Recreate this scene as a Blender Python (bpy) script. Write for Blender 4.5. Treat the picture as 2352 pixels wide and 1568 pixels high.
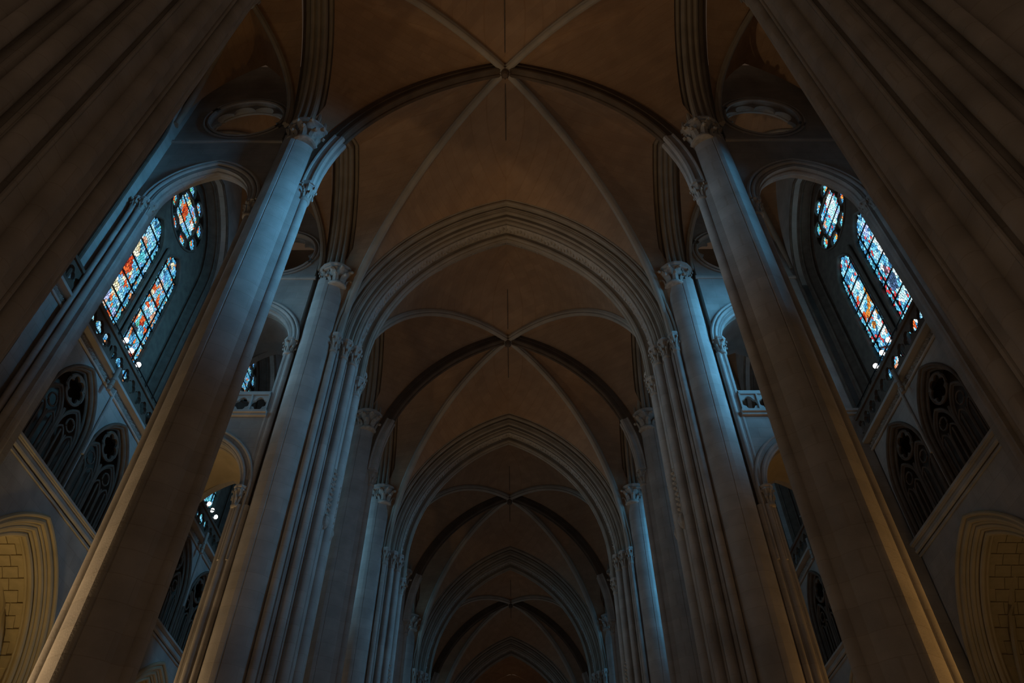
import bpy, math, random
from math import sin, cos, pi, sqrt, acos, atan2, radians

# ------------------------------------------------------------------ scene start: camera, world, lights, exposure
for o in list(bpy.data.objects):
    bpy.data.objects.remove(o)
S = bpy.context.scene
COL = S.collection

camd = bpy.data.cameras.new('camera'); cam = bpy.data.objects.new('camera', camd); COL.objects.link(cam)
camd.sensor_width = 36.0; camd.lens = 1684.9 / 2352 * 36.0
camd.clip_end = 400
from mathutils import Matrix, Vector
TH, ROLL, YAW = radians(46.245), radians(0.065), radians(-0.267)
fwd = Vector((sin(YAW) * cos(TH), cos(YAW) * cos(TH), sin(TH)))
rgt = Vector((cos(YAW), -sin(YAW), 0)); up = rgt.cross(fwd)
r2 = cos(ROLL) * rgt + sin(ROLL) * up; u2 = -sin(ROLL) * rgt + cos(ROLL) * up
m = Matrix((r2, u2, -fwd)).transposed().to_4x4(); m.translation = Vector((0.438, 0, 1.6))
cam.matrix_world = m
S.camera = cam
S.view_settings.view_transform = 'Standard'; S.view_settings.look = 'None'
S.view_settings.gamma = 1.0; S.view_settings.use_curve_mapping = False
S.view_settings.exposure = 0.0

W = bpy.data.worlds.new('world'); S.world = W; W.use_nodes = True
bg = W.node_tree.nodes['Background']
bg.inputs[0].default_value = (0.5, 0.32, 0.21, 1); bg.inputs[1].default_value = 0.075

def area(name, loc, target, sx, sy, power, col, spread=180):
    d = bpy.data.lights.new(name, 'AREA'); d.shape = 'RECTANGLE'; d.size = sx; d.size_y = sy
    d.energy = power; d.color = col; d.spread = radians(spread)
    o = bpy.data.objects.new(name, d); COL.objects.link(o); o.location = loc
    o.rotation_euler = (Vector(target) - Vector(loc)).to_track_quat('-Z', 'Y').to_euler()
    return o
L = 18.92          # double bay
D0 = 15.86         # first slender pier / keystone
BLUE = (0.13, 0.55, 1.0); PALE = (0.28, 0.66, 1.0); WARM = (1.0, 0.58, 0.30)
# added upward fill lights in place of bounce from the nave and aisle floors
area('floor_fill', (0, 45, 0.12), (0, 45, 10), 9, 118, 380, (1.0, 0.62, 0.38))
for s in (-1, 1):
    area('aisle_floor_fill', (s * 11.8, 45, 0.12), (s * 11.8, 45, 10), 4.2, 110, 260, (1.0, 0.60, 0.36))
# daylight coming in through the tall stained windows of the outer walls (the right side faces the brighter sky)
def win_light(s, y, p, c, aim=(0, 0, 23.0), spread=180, z=26.4, h=8.5):
    X = s * 14.0 + (0.3 if s > 0 else 0)
    area('window_daylight', (X, y, z), (aim[0], y + aim[1], aim[2]), 4.2, h, p, c, spread)
for y, pr, pl in ((19.87, 200, 60), (38.79, 150, 50), (57.7, 90, 45), (76.6, 70, 40)):
    win_light(1, y, pr, BLUE, (0, 5.9, 23), 62)
    win_light(-1, y, pl, PALE, (0, 5.9, 26), 66)
win_light(1, 30.77, 25, BLUE, (0, 2, 24), 120); win_light(-1, 30.77, 10, PALE, (0, 2, 24), 120)
win_light(1, 11.2, 170, BLUE, (-8, 5.8, 24.5), 26, 23.5, 9)      # lamp at an unseen window, narrowed and aimed to keep blue on the left pier
win_light(-1, 11.2, 20, PALE, (8, 5.0, 25), 30, 24, 5)
# warm lamps standing in the side aisles and in the low chapels
for s, p in ((-1, 85), (1, 36)):
    for y, k in ((14.4, 1.0), (21.6, .8), (40.5, .8)):
        area('aisle_lamp_glow', (s * 13.5, y, 3.0), (s * 9.4, y + .9, 10), 0.5, 0.5, p * k, (1.0, .50, .14) if s > 0 else (1.0, .66, .36), 70)
    for y in (11.85, 19.87, 30.77, 38.79, 49.69):
        area('chapel_lamp_glow', (s * 17.0, y, 2.5), (s * 15.2, y, 12), 1.4, 1.4, 40 if s < 0 else 8, (1.0, 0.64, 0.2))
area('chapel_front_lamp', (-12.4, 20.6, 2.2), (-14.8, 20.2, 12.5), .5, .5, 42, (1.0, .68, .26), 80)
area('chapel_front_lamp', (12.6, 20.6, 2.2), (15.0, 20.2, 12.5), .5, .5, 5, (1.0, .66, .24), 80)

# ------------------------------------------------------------------ materials
def mat(name):
    m_ = bpy.data.materials.new(name); m_.use_nodes = True
    return m_, m_.node_tree.nodes, m_.node_tree.links
def stone(name, c1, c2, rough=0.85, scale=1.2, bump=0.25, course=None):
    m_, N, K = mat(name); b = N['Principled BSDF']; b.inputs['Roughness'].default_value = rough
    tc = N.new('ShaderNodeTexCoord')
    n1 = N.new('ShaderNodeTexNoise'); n1.inputs['Scale'].default_value = scale; n1.inputs['Detail'].default_value = 6
    K.new(tc.outputs['Object'], n1.inputs['Vector'])
    r = N.new('ShaderNodeValToRGB'); r.color_ramp.elements[0].position = .3; r.color_ramp.elements[1].position = .7
    r.color_ramp.elements[0].color = (*c1, 1); r.color_ramp.elements[1].color = (*c2, 1)
    K.new(n1.outputs['Fac'], r.inputs['Fac'])
    n2 = N.new('ShaderNodeTexNoise'); n2.inputs['Scale'].default_value = 22; n2.inputs['Detail'].default_value = 4
    K.new(tc.outputs['Object'], n2.inputs['Vector'])
    h = n2.outputs['Fac']; colout = r.outputs['Color']
    if course:
        sp = N.new('ShaderNodeSeparateXYZ'); K.new(tc.outputs['Object'], sp.inputs[0])
        a = N.new('ShaderNodeMath'); a.operation = 'ADD'; K.new(sp.outputs['X'], a.inputs[0]); K.new(sp.outputs['Y'], a.inputs[1])
        cb = N.new('ShaderNodeCombineXYZ'); K.new(a.outputs[0], cb.inputs['X']); K.new(sp.outputs['Z'], cb.inputs['Y'])
        br = N.new('ShaderNodeTexBrick'); K.new(cb.outputs[0], br.inputs['Vector'])
        br.inputs['Scale'].default_value = 1.0; br.inputs['Brick Width'].default_value = course[0]
        br.inputs['Row Height'].default_value = course[1]; br.inputs['Mortar Size'].default_value = 0.012
        br.inputs['Color1'].default_value = (1, 1, 1, 1); br.inputs['Color2'].default_value = (.84, .84, .86, 1); br.inputs['Mortar'].default_value = (.8, .76, .72, 1)
        mx = N.new('ShaderNodeMixRGB'); mx.blend_type = 'MULTIPLY'; mx.inputs[0].default_value = 0.75
        K.new(colout, mx.inputs[1]); K.new(br.outputs['Color'], mx.inputs[2]); colout = mx.outputs[0]
    K.new(colout, b.inputs['Base Color'])
    bp = N.new('ShaderNodeBump'); bp.inputs['Strength'].default_value = bump; bp.inputs['Distance'].default_value = 0.02
    K.new(h, bp.inputs['Height']); K.new(bp.outputs['Normal'], b.inputs['Normal'])
    return m_
M_PIER = stone('pale_limestone', (0.40, 0.385, 0.35), (0.55, 0.53, 0.49), course=(1.7, 0.62))
M_WALL = stone('wall_limestone', (0.36, 0.345, 0.31), (0.50, 0.48, 0.44), course=(1.1, 0.48))
M_RIB = stone('rib_limestone', (0.30, 0.27, 0.22), (0.40, 0.36, 0.30))
M_DIAG = stone('diagonal_rib_limestone', (0.40, 0.37, 0.31), (0.50, 0.46, 0.39))
M_SHADE = stone('shaded_rib_stone', (0.10, 0.075, 0.055), (0.16, 0.12, 0.085))  # unlit look of the cross ribs put into a darker stone colour
M_WEB = stone('tan_vault_stone', (0.38, 0.255, 0.16), (0.46, 0.315, 0.20), course=(0.7, 0.30), bump=.35)
M_CARVE = stone('carved_limestone', (0.34, 0.32, 0.28), (0.50, 0.47, 0.42), scale=6, bump=.6)
M_TRAC = stone('shaded_tracery_stone', (0.105, 0.08, 0.06), (0.165, 0.13, 0.10), scale=3)  # darker than the walls: shade of the backlit window recesses put into the colour
M_CHAP = stone('ochre_chapel_stone', (0.40, 0.34, 0.22), (0.52, 0.44, 0.30))
M_FLOOR = stone('floor_stone', (0.20, 0.17, 0.14), (0.30, 0.26, 0.22), rough=.5)
def plain(name, c, rough=.5, metal=0.0):
    m_, N, K = mat(name); b = N['Principled BSDF']
    n1 = N.new('ShaderNodeTexNoise'); n1.inputs['Scale'].default_value = 9
    r = N.new('ShaderNodeValToRGB'); r.color_ramp.elements[0].color = (c[0] * .8, c[1] * .8, c[2] * .8, 1); r.color_ramp.elements[1].color = (*c, 1)
    K.new(n1.outputs['Fac'], r.inputs['Fac']); K.new(r.outputs['Color'], b.inputs['Base Color'])
    b.inputs['Roughness'].default_value = rough; b.inputs['Metallic'].default_value = metal
    return m_
M_IRON = plain('black_iron', (0.02, 0.018, 0.016), .6, .6)
M_GREYM = plain('grey_painted_metal', (0.42, 0.38, 0.33), .4, .2)
def glassmat(name, strength):
    m_, N, K = mat(name); b = N['Principled BSDF']; at = N.new('ShaderNodeAttribute'); at.attribute_name = 'tint'
    n1 = N.new('ShaderNodeTexNoise'); n1.inputs['Scale'].default_value = 14; n1.inputs['Detail'].default_value = 3
    tc = N.new('ShaderNodeTexCoord'); K.new(tc.outputs['Object'], n1.inputs['Vector'])
    mr = N.new('ShaderNodeMapRange'); mr.inputs['From Min'].default_value = .3; mr.inputs['From Max'].default_value = .7
    mr.inputs['To Min'].default_value = .55 * strength; mr.inputs['To Max'].default_value = 1.25 * strength
    K.new(n1.outputs['Fac'], mr.inputs['Value'])
    b.inputs['Base Color'].default_value = (.02, .02, .02, 1); b.inputs['Roughness'].default_value = .2
    K.new(at.outputs['Color'], b.inputs['Emission Color']); K.new(mr.outputs[0], b.inputs['Emission Strength'])
    return m_
M_GLASS = glassmat('backlit_stained_glass', 1.0)
m_, N, K = mat('lit_lamp_lens'); N['Principled BSDF'].inputs['Emission Color'].default_value = (1, .96, .95, 1); N['Principled BSDF'].inputs['Emission Strength'].default_value = 14.0
M_LAMP = m_

# ------------------------------------------------------------------ mesh helpers
class G:
    def __init__(s): s.v = []; s.f = []; s.c = []
    def add(s, vs, fs):
        b = len(s.v); s.v += vs; s.f += [tuple(b + i for i in f) for f in fs]
    def box(s, x0, x1, y0, y1, z0, z1, T=None):
        vs = [(x, y, z) for z in (z0, z1) for y in (y0, y1) for x in (x0, x1)]
        if T: vs = [T(*v) for v in vs]
        s.add(vs, [(0, 1, 3, 2), (4, 6, 7, 5), (0, 4, 5, 1), (1, 5, 7, 3), (3, 7, 6, 2), (2, 6, 4, 0)])
    def prism(s, poly, z0, z1, T=None):
        n = len(poly); vs = [(x, y, z0) for x, y in poly] + [(x, y, z1) for x, y in poly]
        if T: vs = [T(*v) for v in vs]
        s.add(vs, [tuple(range(n)), tuple(range(n, 2 * n))] + [(i, (i + 1) % n, n + (i + 1) % n, n + i) for i in range(n)])
    def cyl(s, x, y, r, z0, z1, n=14, T=None):
        s.prism([(x + r * cos(2 * pi * i / n), y + r * sin(2 * pi * i / n)) for i in range(n)], z0, z1, T)
    def lathe(s, x, y, prof, n=14, T=None, cap=True):
        vs = []
        for r, z in prof:
            for i in range(n):
                a = 2 * pi * i / n + pi / n; v = (x + r * cos(a), y + r * sin(a), z); vs.append(T(*v) if T else v)
        fs = [(j * n + i, j * n + (i + 1) % n, (j + 1) * n + (i + 1) % n, (j + 1) * n + i) for j in range(len(prof) - 1) for i in range(n)]
        if cap: fs += [tuple(range(n)), tuple(range((len(prof) - 1) * n, len(prof) * n))]
        s.add(vs, fs)
    def grid(s, rows, closed=False):
        n = len(rows[0]); vs = [v for r in rows for v in r]; fs = []
        for j in range(len(rows) - 1):
            for i in range(n if closed else n - 1):
                k = (i + 1) % n; fs.append((j * n + i, j * n + k, (j + 1) * n + k, (j + 1) * n + i))
        s.add(vs, fs)
    def tube(s, pts, r, n=6):
        rows = []
        for i, p in enumerate(pts):
            p = Vector(p); a = Vector(pts[max(i - 1, 0)]); b = Vector(pts[min(i + 1, len(pts) - 1)])
            d = (b - a).normalized(); q = Vector((0, 0, 1)) if abs(d.z) < .9 else Vector((1, 0, 0))
            e = d.cross(q).normalized(); g = d.cross(e)
            rr = r[i] if isinstance(r, (list, tuple)) else r
            rows.append([tuple(p + e * (rr * cos(2 * pi * k / n)) + g * (rr * sin(2 * pi * k / n))) for k in range(n)])
        s.grid(rows, True)
        m0 = len(s.v) - len(rows) * n
        s.f += [tuple(range(m0, m0 + n)), tuple(range(len(s.v) - n, len(s.v)))]
    def build(s, name, mt, parent=None, smooth=True, loc=None):
        me = bpy.data.meshes.new(name); me.from_pydata(s.v, [], s.f); me.materials.append(mt)
        if s.c:
            at = me.attributes.new('tint', 'FLOAT_COLOR', 'FACE')
            for i, c in enumerate(s.c): at.data[i].color = (*c, 1)
        if smooth:
            me.polygons.foreach_set('use_smooth', [True] * len(me.polygons))
            try: me.set_sharp_from_angle(angle=radians(38))
            except Exception: pass
        me.update()
        o = bpy.data.objects.new(name, me); COL.objects.link(o)
        if parent: o.parent = parent
        if loc: o.location = loc
        return o

def tag(o, label=None, cat=None, group=None, kind=None):
    if label: o['label'] = label
    if cat: o['category'] = cat
    if group: o['group'] = group
    if kind: o['kind'] = kind
    return o
def root(name, loc, label=None, cat=None, group=None, kind=None):
    o = bpy.data.objects.new(name, None); COL.objects.link(o); o.location = loc; o.empty_display_size = .3
    return tag(o, label, cat, group, kind)
def kids(o): return [c for c in bpy.data.objects if c.parent == o]
KID = {}
def copy_tree(o, loc=None, label=None, parent=None, group=None):
    if parent is None:
        KID.clear()
        for c in bpy.data.objects:
            if c.parent: KID.setdefault(c.parent.name, []).append(c)
    r = o.copy(); COL.objects.link(r)
    if parent is None:
        if loc: r.location = loc
        if label: r['label'] = label
        if group: r['group'] = group
    else: r.parent = parent
    for c in KID.get(o.name, []): copy_tree(c, parent=r)
    return r

# pointed arch made of two arcs; offset dr moves concentrically outward
def arc_R(a, h): return (a * a + h * h) / (2 * a)
def arch_pts(c, a, zs, h, dr=0.0, n=12):
    R = arc_R(a, h); k = R - a; t1 = acos(max(-1, min(1, k / (R + dr))))
    rt = [(c - k + (R + dr) * cos(t1 * i / n), zs + (R + dr) * sin(t1 * i / n)) for i in range(n + 1)]
    lf = [(2 * c - x, z) for x, z in rt]
    return lf + rt[::-1][1:]
def arch_sweep(g, P, c, a, zs, h, prof, n=12, leg=0.0):
    """closed profile [(dr, w)] swept along the pointed arch; P(a, z, w) -> xyz"""
    cols = []
    for dr, w in prof:
        pts = arch_pts(c, a, zs, h, dr, n)
        if leg: pts = [(pts[0][0], zs - leg)] + pts + [(pts[-1][0], zs - leg)]
        cols.append([P(x, z, w) for x, z in pts])
    m0 = len(cols[0]); g.grid([[cols[j][i] for j in range(len(prof))] for i in range(m0)], True)
    k = len(prof); b = len(g.v) - m0 * k
    g.f += [tuple(range(b, b + k)), tuple(range(len(g.v) - k, len(g.v)))]
def circ(dr, w, r, n=8): return [(dr + r * cos(2 * pi * i / n), w + r * sin(2 * pi * i / n)) for i in range(n)]
def rect(d0, d1, w0, w1): return [(d0, w0), (d1, w0), (d1, w1), (d0, w1)]
def wall_arch(g, P, x0, x1, z0, z1, c, a, zs, h, w0, w1, n=12, zl=None):
    """slab with a pointed opening standing on its lower edge"""
    pts = arch_pts(c, a, zs, h, 0, n)
    for w in (w0, w1):
        bot = [P(x, z, w) for x, z in pts]; top = [P(x, z1, w) for x, z in pts]; g.grid([bot, top])
    g.grid([[P(x, z, w0) for x, z in pts], [P(x, z, w1) for x, z in pts]])
    g.box(x0, c - a, w0, w1, z0 if zl is None else zl, z1, lambda x, w, z: P(x, z, w))
    g.box(c + a, x1, w0, w1, z0, z1, lambda x, w, z: P(x, z, w))
def plate_hole(g, P, x0, x1, z0, z1, cx, cz, rf, w0, w1, n=48):
    """slab with a star-shaped hole rf(angle) about (cx, cz)"""
    angs = [2 * pi * i / n for i in range(n)] + [atan2(z - cz, x - cx) % (2 * pi) for x in (x0, x1) for z in (z0, z1)]
    angs = sorted(set(round(a, 5) for a in angs))
    inn, out = [], []
    for a in angs:
        r = rf(a); inn.append((cx + r * cos(a), cz + r * sin(a)))
        t = 1e9
        if abs(cos(a)) > 1e-6: t = min(t, ((x1 if cos(a) > 0 else x0) - cx) / cos(a))
        if abs(sin(a)) > 1e-6: t = min(t, ((z1 if sin(a) > 0 else z0) - cz) / sin(a))
        out.append((cx + t * cos(a), cz + t * sin(a)))
    A = [P(x, z, w0) for x, z in inn]; B = [P(x, z, w0) for x, z in out]; C_ = [P(x, z, w1) for x, z in out]; D = [P(x, z, w1) for x, z in inn]
    g.grid([A, B, C_, D, A], True)
def foil(k, R, r, ph=0.0):
    """radius function of a k-lobed foil: lobes of radius r centred at R"""
    def f(a):
        best = 0.0
        for i in range(k):
            d = (a - ph - 2 * pi * i / k + pi) % (2 * pi) - pi
            q = r * r - (R * sin(d)) ** 2
            if q > 0 and cos(d) > 0: best = max(best, R * cos(d) + sqrt(q))
        return best if best > 0 else R * .5
    return f

def SX(s, ox=0.0):
    """u = distance from the nave axis, on side s, relative to a thing standing at u = ox"""
    return lambda u, y, z: (s * (u - ox), y, z)

# leaf for capitals, crockets and friezes
def leaf(g, px, py, pz, ang, w, h, out, T=None):
    ca, sa = cos(ang), sin(ang); rows = []
    for t, wd, o_ in ((0, .35, 0), (.35, .5, .12), (.7, .45, .45), (.95, .3, .95), (.8, .18, 1.2)):
        z = pz + h * t; ro = out * o_
        rows.append([(px + ca * (ro + (0 if abs(k) else .18 * w)) - sa * wd * w * k, py + sa * (ro + (0 if abs(k) else .18 * w)) + ca * wd * w * k, z) for k in (-1, 0, 1)])
    if T: rows = [[T(*v) for v in r] for r in rows]
    g.grid(rows)
def capital(parent, x, y, r, zt, h, s, name='capital', sides=8, ox=0.0, flare=None, fc=(0, 0)):
    """carved capital: neck ring, bell, two tiers of leaves, moulded abacus; its top is at height zt"""
    T = SX(s, ox)
    g = G(); z0 = zt - h
    g.lathe(x, y, [(r * 1.0, z0 - .02), (r * 1.18, z0 + .02), (r * 1.22, z0 + .07 * h), (r * 1.12, z0 + .13 * h), (r * 1.03, z0 + .2 * h), (r * 1.08, z0 + .45 * h), (r * 1.3, z0 + .7 * h), (r * 1.42, z0 + .78 * h)], 16, T)
    c = g.build(name, M_CARVE, parent)
    g = G()
    for tier, (zz, nn, ww, oo) in enumerate(((.12, 8, .46, .42), (.42, 8, .52, .62))):
        for i in range(nn):
            a = 2 * pi * (i + .5 * tier) / nn
            leaf(g, x + cos(a) * r * 1.02, y + sin(a) * r * 1.02, z0 + zz * h, a, r * ww * 1.5, h * .36, r * oo, T)
            g.lathe(x + cos(a) * r * (1.12 + oo), y + sin(a) * r * (1.12 + oo), [(.01, z0 + (zz + .24) * h), (r * .2, z0 + (zz + .28) * h), (r * .22, z0 + (zz + .34) * h), (.01, z0 + (zz + .4) * h)], 5, T, False)
    g.build('foliage', M_CARVE, c)
    g = G(); A = flare or r * 1.5; x += fc[0]; y += fc[1]
    g.lathe(x, y, [(A * .98, z0 + .78 * h), (A * 1.06, z0 + .80 * h), (A * 1.06, z0 + .85 * h), (A * .99, z0 + .87 * h), (A * 1.16, z0 + .92 * h), (A * 1.18, z0 + .995 * h), (A * 1.1, zt)], sides, T)
    g.build('abacus', M_PIER, c, smooth=False)
    return c

# ================================================================== SETTING
g = G(); g.box(-20, 20, -14, 112, -.3, 0); tag(g.build('floor', M_FLOOR), 'dark stone floor of the nave', kind='structure')
SIDE = {-1: 'left', 1: 'right'}
ORD = ['nearest', 'second', 'third', 'fourth', 'fifth', 'farthest']
MAJ = [D0 - L / 2 + n * L for n in range(6)]     # 6.40 .. 101
MIN = [D0 + n * L for n in range(5)]
UW = {-1: 14.26, 1: 14.56}                       # inner face of the outer wall

# ------------------------------------------------------------------ ceiling: nave vault webs
def zs_(z0, z1, t): return z0 + (z1 - z0) * sin(pi / 2 * t)
def on_arch(a, zs, h, z, dr=0.0):
    """half width of the pointed arch at height z"""
    R = arc_R(a, h); k = R - a; q = (R + dr) ** 2 - max(0, z - zs) ** 2
    return max(0.0, sqrt(max(q, 0)) - k)
ZC = 38.25
def c_trans(s, e, t):
    a, zs, h, dr = 6.72, 26.5, 10.1, 1.22
    zt = zs + sqrt((arc_R(a, h) + dr) ** 2 - (arc_R(a, h) - a) ** 2); z = zs_(26.4, zt, t)
    return (s * (on_arch(a, zs, h, z, dr) if t < 1 else 0), 7.75 if e > 0 else -8.4, z)
def c_diag(s, e, t):
    z = zs_(26.4, ZC, t); q = on_arch(11.2, 26.4, ZC - 26.4, z) / 11.2 if t < 1 else 0
    return (s * 7.95 * q, e * 7.95 * q, z)
def c_mid(s, e, t):
    z = zs_(26.4, ZC, t); return (s * (on_arch(7.68, 27.0, 10.95, z, .38) if t < 1 else 0), e * .12, z)
def c_wall(s, e, far, t):
    z = zs_(26.4, 37.7, t); d = on_arch(3.2, 31.0, 6.7, z) if t < 1 else 0
    x = 7.95 + .72 * max(0, min(1, (32.2 - z) / 1.4))
    return (s * x, e * (3.95 + (d if far else -d)), z)
def web(ca, cb, nt=22, nk=8, crown=.22):
    rows = []
    for i in range(nt + 1):
        t = i / nt; A, B = Vector(ca(t)), Vector(cb(t)); row = []
        for j in range(nk + 1):
            q = j / nk; p = A.lerp(B, q); p.z += crown * 4 * q * (1 - q) * t; row.append(tuple(p))
        rows.append(row)
    return rows
ceil = root('ceiling', (0, 0, 0), 'tan stone rib vaults of the nave and the aisles', kind='structure')
def solid(o, th=.22, off=1.0):
    md = o.modifiers.new('thickness', 'SOLIDIFY'); md.thickness = th; md.offset = 0
    return o
webs = []
for s in (-1, 1):
    for e in (-1, 1):
        for ca, cb in ((lambda t: c_trans(s, e, t), lambda t: c_diag(s, e, t)),
                       (lambda t: c_diag(s, e, t), lambda t: c_wall(s, e, True, t)),
                       (lambda t: c_wall(s, e, False, t), lambda t: c_mid(s, e, t))):
            g = G(); g.grid(web(ca, cb)); o = g.build('vault_web', M_WEB, ceil, loc=(0, D0, 0)); webs.append(o)
for n in range(1, 5):
    for o in webs:
        c = o.copy(); c.location = (0, D0 + n * L, 0); c.parent = ceil; COL.objects.link(c)
# aisle vault webs (centre of bay local y=0)
AC, AH = 11.85, 3.35
def aisle_web(s):
    out = []
    uo = UW[s]
    for e in (-1, 1):
        for inner in (True, False):
            def dg(t, inner=inner, e=e):
                z = zs_(31, 37.3, t); q = on_arch(4.2, 31, 6.3, z) / 4.2 if t < 1 else 0
                u = AC - 2.45 * q if inner else AC + (uo - AC) * q
                return (s * u, e * AH * q, z)
            def ey(t, inner=inner, e=e):      # edge arch along the nave direction
                z = zs_(31, 37.3, t); q = on_arch(AH, 31, 6.3, z) if t < 1 else 0
                return (s * (9.4 if inner else uo), e * q, z)
            def ex(t, inner=inner, e=e):      # edge arch against the cross walls
                z = zs_(31, 37.3, t); q = on_arch(2.45, 31, 6.3, z) / 2.45 if t < 1 else 0
                u = AC - 2.45 * q if inner else AC + (uo - AC) * q
                return (s * u, e * AH, z)
            for other in (ey, ex):
                g = G(); g.grid(web(dg, other, 16, 5, .12)); out.append(g)
    return out
BAYC = sorted([mn + d for mn in MIN for d in (-4.01, 4.01)])     # half-bay centres
BAYC = [b for b in BAYC]
for s in (-1, 1):
    objs = [g.build('aisle_vault_web', M_WEB, ceil, loc=(0, BAYC[0], 0)) for g in aisle_web(s)]
    for b in BAYC[1:]:
        for o in objs:
            c = o.copy(); c.location = (0, b, 0); c.parent = ceil; COL.objects.link(c)

# ------------------------------------------------------------------ outer walls with galleries, per half bay
def PW(s, u0):
    """outer wall frame: a along the nave, w outward"""
    return lambda a, z, w: (s * (u0 + w), a, z)
def build_wall(s):
    u0 = UW[s]; P = PW(s, u0)
    w = root('wall_' + SIDE[s], (0, 0, 0), 'pale limestone outer wall of the %s aisle' % SIDE[s], kind='structure')
    parts = []
    g = G(); wall_arch(g, P, -4.01, 4.01, 0, 15.0, 0, 2.95, 10.0, 4.25, 0, .5, 14); parts.append((g, 'wall_panel', M_WALL))
    # triforium zone
    g = G()
    for c in (-1.535, 1.535):
        wall_arch(g, P, c - 1.535, c + 1.535, 15.35, 19.75, c, 1.36, 17.2, 2.1, 0, .3, 12)
    g.box(-4.01, -3.07, 0, .3, 15.35, 19.75, lambda a, w_, z: P(a, z, w_)); g.box(3.07, 4.01, 0, .3, 15.35, 19.75, lambda a, w_, z: P(a, z, w_))
    parts.append((g, 'triforium_panel', M_WALL))
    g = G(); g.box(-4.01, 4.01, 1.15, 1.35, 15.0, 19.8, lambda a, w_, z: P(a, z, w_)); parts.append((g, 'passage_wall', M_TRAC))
    g = G(); g.box(-4.01, 4.01, .0, 1.3, 19.75, 19.9, lambda a, w_, z: P(a, z, w_)); parts.append((g, 'gallery_slab', M_WALL))
    # sill string under the triforium: two rolls and a weathering
    g = G()
    g.box(-4.01, 4.01, -.16, 1.2, 15.22, 15.36, lambda a, w_, z: P(a, z, w_)); g.box(-4.01, 4.01, -.09, 0, 15.12, 15.22, lambda a, w_, z: P(a, z, w_))
    g.box(-4.01, 4.01, -.22, -.16, 15.25, 15.34, lambda a, w_, z: P(a, z, w_)); g.box(-4.01, 4.01, -.06, 0.02, 14.85, 14.92, lambda a, w_, z: P(a, z, w_))
    g.tube([P(-4.01, 15.05, -.06), P(4.01, 15.05, -.06)], .07, 8)
    parts.append((g, 'sill_string', M_PIER))
    g = G(); g.tube([P(0, 16.9, -.05), P(0, 19.8, -.05)], .055, 8); parts.append((g, 'wall_shaft', M_PIER))
    # cornice below the parapet with a carved frieze
    g = G(); g.box(-4.01, 4.01, -.30, .1, 19.83, 19.95, lambda a, w_, z: P(a, z, w_)); g.tube([P(-4.01, 19.52, -.05), P(4.01, 19.52, -.05)], .05, 6)
    parts.append((g, 'cornice', M_PIER))
    g = G(); random.seed(5)
    for i in range(42):
        a = -4.6 + i * .225; z = 19.68
        for k in range(5):
            t = 2 * pi * k / 5 + i; rr = .045 + .02 * random.random()
            x_, z_ = a + .06 * cos(t), z + .055 * sin(t)
            g.add([P(x_ - rr, z_, -.02), P(x_, z_ - rr, -.03), P(x_ + rr, z_, -.02), P(x_, z_ + rr, -.03), P(x_, z_, -.11)], [(0, 1, 4), (1, 2, 4), (2, 3, 4), (3, 0, 4)])
    parts.append((g, 'carved_frieze', M_CARVE))
    # upper wall round the window recess
    g = G(); wall_arch(g, P, -4.01, 4.01, 19.9, 38.3, 0, 3.15, 29.6, 4.2, 0, .32, 14); parts.append((g, 'upper_wall', M_WALL))
    g = G(); arch_sweep(g, P, 0, 3.15, 29.6, 4.2, [(0, .3), (.12, .3), (-.2, 1.1), (-.32, 1.1)], 14, 9.7); parts.append((g, 'window_reveal', M_TRAC))  # darker stone puts the recess shade into the reveal's colour
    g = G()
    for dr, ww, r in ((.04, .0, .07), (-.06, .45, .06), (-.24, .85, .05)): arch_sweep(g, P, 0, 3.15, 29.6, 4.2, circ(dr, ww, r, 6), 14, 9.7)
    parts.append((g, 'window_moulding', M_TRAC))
    objs = []
    for g, nm, mt in parts:
        o = g.build(nm, mt, w, loc=(0, BAYC[0], 0))
        if nm == 'carved_frieze': o['kind'] = 'stuff'
        objs.append(o)
    for b in BAYC[1:]:
        for o in objs:
            c = o.copy(); c.location = (0, b, 0); c.parent = w; COL.objects.link(c)
    return w
WALLS = {s: build_wall(s) for s in (-1, 1)}
# wall masses behind the cross walls (between half bays)
for s in (-1, 1):
    g = G()
    for y in MAJ:
        g.box(min(s * UW[s], s * (UW[s] + 2.6)), max(s * UW[s], s * (UW[s] + 2.6)), y - 2.3, y + 2.3, 0, 38.3)
    for y in MIN:
        g.box(min(s * (UW[s] + .6), s * (UW[s] + 2.6)), max(s * (UW[s] + .6), s * (UW[s] + 2.6)), y - .45, y + .45, 0, 38.3)
    g.build('buttress_mass', M_WALL, WALLS[s])
# end of the church far beyond
g = G(); g.box(-19, 19, 108, 108.6, 0, 40); we = tag(g.build('wall_far', M_WALL), 'far end wall of the church, lost in darkness', kind='structure')

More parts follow.
